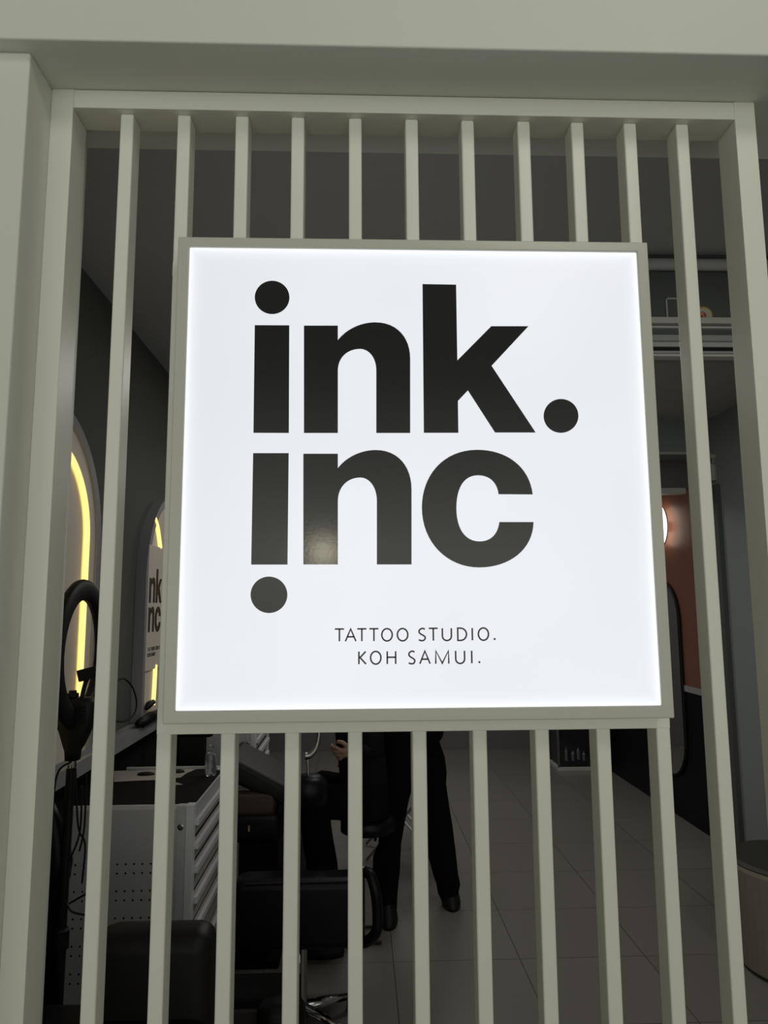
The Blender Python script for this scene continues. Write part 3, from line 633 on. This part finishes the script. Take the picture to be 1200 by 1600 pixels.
# standing person, black wide trousers, seen from the thighs down
sp = thing('person', (.19, 2.42, 0), 'standing person in wide black trousers seen below the sign, between the slats', 'person', 'people inside the shop')
def L(px, py, y): return aY(px, py, y)
J = {}; E_ = []
J['pelvis'] = (Vector((.17, 2.45, .90)), (.09, .07)); J['waist'] = (Vector((.17, 2.47, 1.02)), (.10, .08)); J['chest'] = (Vector((.17, 2.47, 1.24)), (.13, .09)); J['neck'] = (Vector((.17, 2.46, 1.42)), .045); J['skull'] = (Vector((.17, 2.45, 1.50)), .05)
E_ += [('pelvis', 'waist'), ('waist', 'chest'), ('chest', 'neck'), ('neck', 'skull')]
for s_, hx, kn, an, toe in ((-1, .09, L(610, 1290, 2.36), L(604, 1432, 2.36), None), (1, .25, L(688, 1290, 2.5), L(700, 1398, 2.54), None)):
    pre = 'l' if s_ < 0 else 'r'
    J[pre+'hip'] = (L(622, 1165, 2.37) if s_ < 0 else L(668, 1165, 2.49), .05); J[pre+'knee'] = (kn, .04); J[pre+'ankle'] = (Vector((an.x, an.y+.01, .08)), .025)
    J[pre+'toe'] = (Vector((an.x, an.y-.06, .022)), .014); J[pre+'heel'] = (Vector((an.x, an.y+.03, .03)), .025)
    E_ += [('pelvis', pre+'hip'), (pre+'hip', pre+'knee'), (pre+'knee', pre+'ankle'), (pre+'ankle', pre+'toe'), (pre+'ankle', pre+'heel')]
    J[pre+'sh'] = (Vector((.17+s_*.15, 2.47, 1.33)), .05); J[pre+'elb'] = (Vector((.17+s_*.19, 2.44, 1.08)), .036); J[pre+'wrist'] = (Vector((.17+s_*.12, 2.30, .98)), (.024, .02))
    E_ += [('chest', pre+'sh'), (pre+'sh', pre+'elb'), (pre+'elb', pre+'wrist')]
    hand(J, E_, pre, J[pre+'wrist'][0], (-s_*.6, -.8, .1), (0, -.2, 1), (-s_, 0, 0), .85, .35)
body(sp, J, E_)
head(sp, (.17, 2.43, 1.60), (-.3, -1, -.15), .098)
bm = bmesh.new()
def legloft(bm, rows, y):
    secs = []
    for py, xl, xr_ in rows:
        a_, b__ = aY(xl, py, y), aY(xr_, py, y); c_ = (a_+b__)/2; hw_ = (b__.x-a_.x)/2; secs.append((c_, hw_, max(.045, hw_*1.05)))
    loft(bm, secs[::-1], 24)
legloft(bm, [(1100, 596, 655), (1143, 597, 652), (1190, 592, 648), (1237, 591, 642), (1260, 591, 637), (1295, 593, 631), (1318, 591, 627), (1337, 583, 626), (1360, 582, 625), (1377, 583, 623), (1400, 586, 621), (1424, 588, 620), (1433, 590, 619)], 2.36)
legloft(bm, [(1100, 640, 684), (1148, 642, 683), (1183, 645, 695), (1206, 648, 698), (1225, 650, 697), (1260, 655, 702), (1290, 660, 707), (1330, 667, 712), (1367, 677, 716), (1381, 682, 719), (1395, 684, 716), (1405, 689, 715)], 2.5)
loft(bm, [(Vector((.150, 2.43, .765)), .105, .085), (Vector((.160, 2.44, .80)), .14, .095), (Vector((.165, 2.45, .83)), .16, .10), (Vector((.165, 2.45, .90)), .175, .105), (Vector((.165, 2.45, 1.0)), .15, .10)], 24)
obj('trousers', bm, M['trouser'], sp, smooth=True)
bm = bmesh.new(); loft(bm, [(Vector((.17, 2.46, .93)), .165, .115), (Vector((.17, 2.47, 1.1)), .15, .11), (Vector((.17, 2.47, 1.25)), .17, .11), (Vector((.17, 2.47, 1.35)), .16, .10), (Vector((.17, 2.465, 1.41)), .07, .06)], 28, 2.4)
for s_ in (-1, 1): tube(bm, [Vector((.17+s_*.13, 2.47, 1.34)), Vector((.17+s_*.175, 2.455, 1.22)), Vector((.17+s_*.188, 2.445, 1.12))], [.06, .055, .055], 14)
obj('shirt', bm, M['shirt'], sp, smooth=True)
for a_, y_, dx, nm in ((606, 2.335, -.01, 's'), (702, 2.52, .005, 's')):
    c_ = aZ(a_, 1438 if a_ < 650 else 1405, 0.0); bm = bmesh.new()
    base = Vector((c_.x, y_, 0))
    loft(bm, [(base+Vector((0, -.02, 0)), .044, .095), (base+Vector((0, -.02, .02)), .048, .098), (base+Vector((0, -.01, .045)), .044, .085), (base+Vector((0, .02, .08)), .036, .05), (base+Vector((0, .02, .12)), .036, .042), (base+Vector((0, .02, .17)), .037, .042)], 24)
    obj('shoe', bm, M['black'], sp, smooth=True)

# seated person, dark clothes, one hand resting on the thigh
SO = Vector((-.085, -.20, .02))
def Q(x, y, z): return Vector((x, y, z))+SO
se = thing('person', Q(-.05, 2.34, -.02), 'seated person in dark clothes facing left with one hand resting on the thigh', 'person', 'people inside the shop')
J = {}; E_ = []
HW = aY(552, 1173, 1.97)
J['pelvis'] = (Q(.0, 2.36, .60), .09); J['waist'] = (Q(.0, 2.37, .72), (.085, .075)); J['chest'] = (Q(-.02, 2.38, .90), (.085, .07)); J['neck'] = (Q(-.05, 2.38, 1.08), .042); J['skull'] = (Q(-.07, 2.38, 1.15), .05)
E_ += [('pelvis', 'waist'), ('waist', 'chest'), ('chest', 'neck'), ('neck', 'skull')]
for pre, yh, kn, an in (('n', 2.28, Q(-.21, 2.20, .61), Q(-.14, 2.20, .07)), ('f', 2.45, Q(-.23, 2.47, .61), Q(-.20, 2.47, .07))):
    J[pre+'hip'] = (Q(-.03, yh, .60), .065); J[pre+'knee'] = (kn, .045); J[pre+'ankle'] = (an, .03); J[pre+'toe'] = (an+Vector((-.11, 0, -.055)), .022); J[pre+'heel'] = (an+Vector((.03, 0, -.055)), .022)
    E_ += [('pelvis', pre+'hip'), (pre+'hip', pre+'knee'), (pre+'knee', pre+'ankle'), (pre+'ankle', pre+'toe'), (pre+'ankle', pre+'heel')]
J['nsh'] = (Q(-.01, 2.26, .98), .036); J['nelb'] = (Q(.06, 2.20, .82), .033); J['nwrist'] = (HW, (.024, .02))
J['fsh'] = (Q(-.01, 2.50, .98), .036); J['felb'] = (Q(.0, 2.55, .82), .033); J['fwrist'] = (Q(-.02, 2.56, .74), (.024, .02))
for pre in 'nf': E_ += [('chest', pre+'sh'), (pre+'sh', pre+'elb'), (pre+'elb', pre+'wrist')]
hand(J, E_, 'n', HW, (-1, -.12, -.16), (-.16, -.25, .95), (-.1, .95, .2), 1.0, .72)
hand(J, E_, 'f', J['fwrist'][0], (-1, 0, -.1), (0, -1, .2), (0, 0, -1), .9, .4)
body(se, J, E_)
head(se, Q(-.09, 2.38, 1.25), (-1, -.1, -.35), .098)
bm = bmesh.new(); loft(bm, [(Q(.0, 2.36, .52), .12, .14), (Q(.0, 2.37, .70), .11, .13), (Q(-.02, 2.38, .90), .115, .15), (Q(-.02, 2.38, 1.0), .105, .145), (Q(-.04, 2.38, 1.07), .055, .06)], 28)
tube(bm, [J['nsh'][0], (J['nsh'][0]+J['nelb'][0])/2, J['nelb'][0], (J['nelb'][0]*.5+HW*.5), HW+(J['nelb'][0]-HW)*.2], [.066, .047, .042, .036, .029], 16)
tube(bm, [J['fsh'][0], J['felb'][0], J['fwrist'][0]+Vector((.03, 0, 0))], [.055, .042, .03], 16)
obj('sweater', bm, M['shirt'], se, smooth=True)
bm = bmesh.new()
for pre in 'nf':
    h_, k_, a_ = J[pre+'hip'][0], J[pre+'knee'][0], J[pre+'ankle'][0]
    tube(bm, smoothpath([h_+Vector((.05, 0, 0)), h_*.5+k_*.5, k_+Vector((.02, 0, .0)), k_*.85+a_*.15+Vector((-.01, 0, 0)), k_*.4+a_*.6, a_+Vector((0, 0, .0))], 4), [.082]*4+[.076]*4+[.070]*4+[.066]*4+[.060]*4+[.056], 18)
obj('trousers', bm, M['trouser'], se, smooth=True)
for pre in 'nf':
    a_ = J[pre+'ankle'][0]; bm = bmesh.new(); b0 = Vector((a_.x-.04, a_.y, 0))
    loft(bm, [(b0, .095, .036), (b0+Vector((0, 0, .022)), .098, .038), (b0+Vector((.015, 0, .05)), .075, .033), (b0+Vector((.04, 0, .085)), .045, .03)], 24); obj('shoe', bm, M['black'], se, smooth=True)
sc_ = Q(.02, 2.37, 0); sc_.z = 0
stl = thing('work_stool', sc_, 'black cushioned stool with thin metal legs under the seated person', 'stool')
bm = bmesh.new(); loft(bm, [(sc_+Vector((0, 0, .46)), .11, .11), (sc_+Vector((0, 0, .465)), .125, .125), (sc_+Vector((0, 0, .515)), .125, .125), (sc_+Vector((0, 0, .53)), .10, .10)], 28); obj('seat', bm, M['leather'], stl, smooth=True)
for y_ in (-.08, .08): obj('leg', tb(smoothpath([sc_+Vector((.06, y_, .01)), sc_+Vector((-.075, y_, .01)), sc_+Vector((-.085, y_, .03)), sc_+Vector((-.07, y_, .46))], 4), .007, 8), M['black'], stl)
yl = sc_.y-.09
obj('lead', tb(smoothpath([aY(592, 1262, yl), aY(585, 1268, yl), aY(577, 1282, yl), aY(571, 1292, yl), aY(563, 1302, yl)], 5), .003, 6), M['black'], stl)
obj('lead', tb(smoothpath([aY(590, 1262, yl), aY(586, 1283, yl), aY(589, 1300, yl)], 5), .003, 6), M['black'], stl)
obj('plug', tb([aY(589, 1299, yl), aY(587, 1306, yl), aY(586, 1314, yl)], [.004, .008, .006], 8), M['black'], stl)
# folding chair legs and a dangling lead further back
fc = thing('folding_stool', (.15, 3.2, 0), 'folding stool with crossed thin dark legs behind the standing person', 'stool')
obj('seat', box(-.08, .38, 3.1, 3.42, .46, .49), M['leather'], fc, bevel=.012)
for a_, b__ in ((-.06, .36), (.36, -.06)):
    for y_ in (3.12, 3.40): obj('leg', tb([(a_, y_, .46), (b__, y_, .01)], .008, 8), M['steel'], fc)

# ------------------------------------------------------------------ far end and right side
dc = thing('display_cabinet', (1.84, 5.48, 0), 'dark glass display cabinet with white frame at the far end of the floor', 'cabinet')
X0, X1, YA, YB, HH = 1.69, 2.02, 5.3, 5.66, 1.1
obj('plinth', box(X0, X1, YA, YB, 0, .035), M['rail'], dc, bevel=.004)
obj('carcass', box(X0+.02, X1-.02, YA+.012, YB-.01, .036, HH-.03), M['glassdark'], dc)
for xx in (X0, X1-.018):
    for yy in (YA, YB-.018): obj('corner_post', box(xx, xx+.018, yy, yy+.018, .035, HH-.03), M['greydark'], dc)
obj('cabinet_top', box(X0, X1, YA, YB, HH-.03, HH), M['rail'], dc, bevel=.004)
for i, (x_, z_, h_) in enumerate(((1.77, .09, .12), (1.83, .09, .09), (1.88, .10, .11), (1.93, .09, .08))):
    obj('bottle', lt((x_, YA+.004, z_), [(.014, 0), (.016, .005), (.016, h_*.7), (.006, h_*.85), (.006, h_)], 14), mat('bottle_grey', (.12, .12, .13), .3), dc)
def capsule(yc, label):
    t__ = thing('capsule_mirror', (2.165, yc, .27), label, 'mirror', 'capsule mirrors on the right wall')
    hw_ = .27; z0_, z1_ = .27, 1.66
    pts = [Vector((2.155, yc+hw_*math.cos(a), z1_-hw_+hw_*math.sin(a))) for a in [PI*i/20 for i in range(21)]] + [Vector((2.155, yc+hw_*math.cos(a), z0_+hw_+hw_*math.sin(a))) for a in [PI+PI*i/20 for i in range(21)]]
    obj('glass', pr(pts, (.008, 0, 0)), M['mirror'], t__)
    obj('mirror_frame', tb(pts+[], .012, 8, True), M['black'], t__)
capsule(3.98, 'tall capsule mirror on the dark right wall, nearer of the two')
capsule(5.33, 'tall capsule mirror on the dark right wall, farther of the two')
wl = thing('wall_lamp', (2.17, 3.865, 2.06), 'round glowing disc lamp on the brown board of the right wall', 'lamp')
obj('lamp_disc', lt((2.108, 3.865, 2.06), [(.165, .0), (.160, -.008), (.12, -.014)], 40, axis='X'), M['lamp'], wl)
obj('lamp_back', lt((2.109, 3.865, 2.06), [(.160, .0), (.160, .010)], 40, axis='X'), M['matte'], wl)
obj('backlight', lt((2.120, 3.865, 2.06), [(.150, .0), (.150, .004)], 40, axis='X'), mat('warm_backlight', (1, 1, 1), .5, emit=(1, .82, .66), estr=1.5), wl)
obj('wall_mount', lt((2.125, 3.865, 2.06), [(.04, .0), (.04, .044)], 20, axis='X'), M['matte'], wl)

pf = thing('round_ottoman', (1.67, 1.62, 0), 'taupe round ottoman with a black cushion top at the right edge', 'ottoman')
bm = bmesh.new(); lathe(bm, (1.72, 1.80, 0), [(.225, .01), (.235, .02), (.250, .36), (.252, .40), (.245, .415)], 48); obj('drum', bm, M['drum'], pf)
bm = bmesh.new(); lathe(bm, (1.72, 1.80, 0), [(.24, .412), (.248, .42), (.235, .432), (.1, .436)], 48); obj('cushion', bm, M['drumtop'], pf)
obj('foot_ring', lt((1.72, 1.80, 0), [(.20, 0), (.20, .012)], 32), M['black'], pf)

# hanging track assembly below the ceiling on the right
YT = 1.0
tk = thing('ceiling_track', (1.35, YT, 2.50), 'layered white rails under a dark panel hanging from the ceiling at right', 'rail')
def zat(py): return aY(1090, py, YT).z
tx0, tx1 = .70, 2.19
obj('back_panel', box(tx0, tx1, YT+.004, YT+.03, zat(506), 2.70), M['greydark'], tk)
obj('round_pipe', tb([(tx0, YT-.02, zat(418)), (tx1, YT-.02, zat(418))], .020, 14), M['ceil'], tk, smooth=True)
obj('rail', box(tx0, tx1, YT-.015, YT+.03, zat(507.5), zat(498)), M['rail'], tk, bevel=.002)
obj('rail', box(tx0, tx1, YT-.005, YT+.03, zat(513.5), zat(510.5)), M['rail'], tk)
obj('track_web', box(tx0, tx1, YT+.006, YT+.028, zat(524.5), zat(513.6)), M['greydark'], tk)
obj('rail', box(tx0, tx1, YT-.010, YT+.03, zat(534), zat(525)), M['white_trim'], tk, bevel=.001)
obj('track_web', box(tx0, tx1, YT+.004, YT+.028, zat(541), zat(534.1)), M['ceil'], tk)
obj('track_web', box(tx0, tx1, YT+.010, YT+.028, zat(549), zat(541.1)), M['black'], tk)
obj('rail', box(tx0, tx1, YT-.004, YT+.03, zat(553), zat(549.1)), M['white_trim'], tk)
obj('rail', box(tx0, tx1, YT-.008, YT+.03, zat(558), zat(554.5)), M['rail'], tk)
pa_, pb_ = aY(1040, 465.5, YT), aY(1044, 498, YT)
bm = bmesh.new(); zt2 = pa_.z; bx(bm, pa_.x, pa_.x+.004, YT-.002, YT+.003, zat(498), zt2); bx(bm, pa_.x, pa_.x+.09, YT-.002, YT+.003, zt2-.004, zt2)
obj('wire_frame', bm, M['rail'], tk)
c = aY(1100, 492, YT)
bm = bmesh.new(); lathe(bm, (c.x, YT+.003, c.z-.001), [(.032, 0), (.032, -.002)], 36, axis='Y')
stkr = thing('round_sticker', (c.x, YT+.003, c.z-.03), 'round cream sticker with orange rim and a red 5 on the ceiling track', 'sticker')
obj('sticker_disc', bm, M['stko'], stkr)
obj('sticker_face', lt((c.x, YT+.0008, c.z-.001), [(.027, 0), (.027, -.001)], 36, axis='Y'), M['stk'], stkr)
c2 = Vector((c.x-.006, 0, c.z-.002))
obj('red_spot', lt((c2.x, YT-.0005, c2.z), [(.013, 0), (.013, -.001)], 28, axis='Y'), M['stkr'], stkr)
five = [[Vector((c2.x+.005, c2.z+.008)), Vector((c2.x-.004, c2.z+.008)), Vector((c2.x-.005, c2.z+.001))] + [Vector((c2.x-.0005+.005*math.cos(math.radians(a)), c2.z-.003+.005*math.sin(math.radians(a)))) for a in range(120, -140, -20)]]
bm = bmesh.new(); ribbon(bm, five[0], .0012, YT-.0016, -.0006, toX); obj('number_five', bm, M['stk'], stkr)
# tan ceiling board and its light seams
pts = [aZ(a, b_, 2.685) for a, b_ in ((1020, 566), (1200, 566), (1180, 590), (1145, 609), (1105, 630), (1064, 643), (1027, 645), (1005, 640), (960, 600))]
tag(obj('ceiling_board', pr(pts, (0, 0, .014)), M['wood']), 'tan angled board fixed flat under the ceiling behind the white rails', 'board')
# small spotlight on the beam
p = aY(1114, 712, 3.17)
sl = thing('spotlight', p, 'small white spotlight hanging from the ceiling beam at right', 'spotlight')
obj('mount', box(p.x-.05, p.x+.05, p.y-.03, p.y+.018, p.z-.02, p.z+.004), M['rail'], sl, bevel=.004)
obj('stem', tb([p+Vector((0, 0, -.02)), p+Vector((0, 0, -.06))], .012, 10), M['white_trim'], sl)
obj('lamp_head', lt(p+Vector((0, 0, -.17)), [(.022, 0), (.03, .004), (.034, .11), (.02, .115)], 20), M['white_trim'], sl)
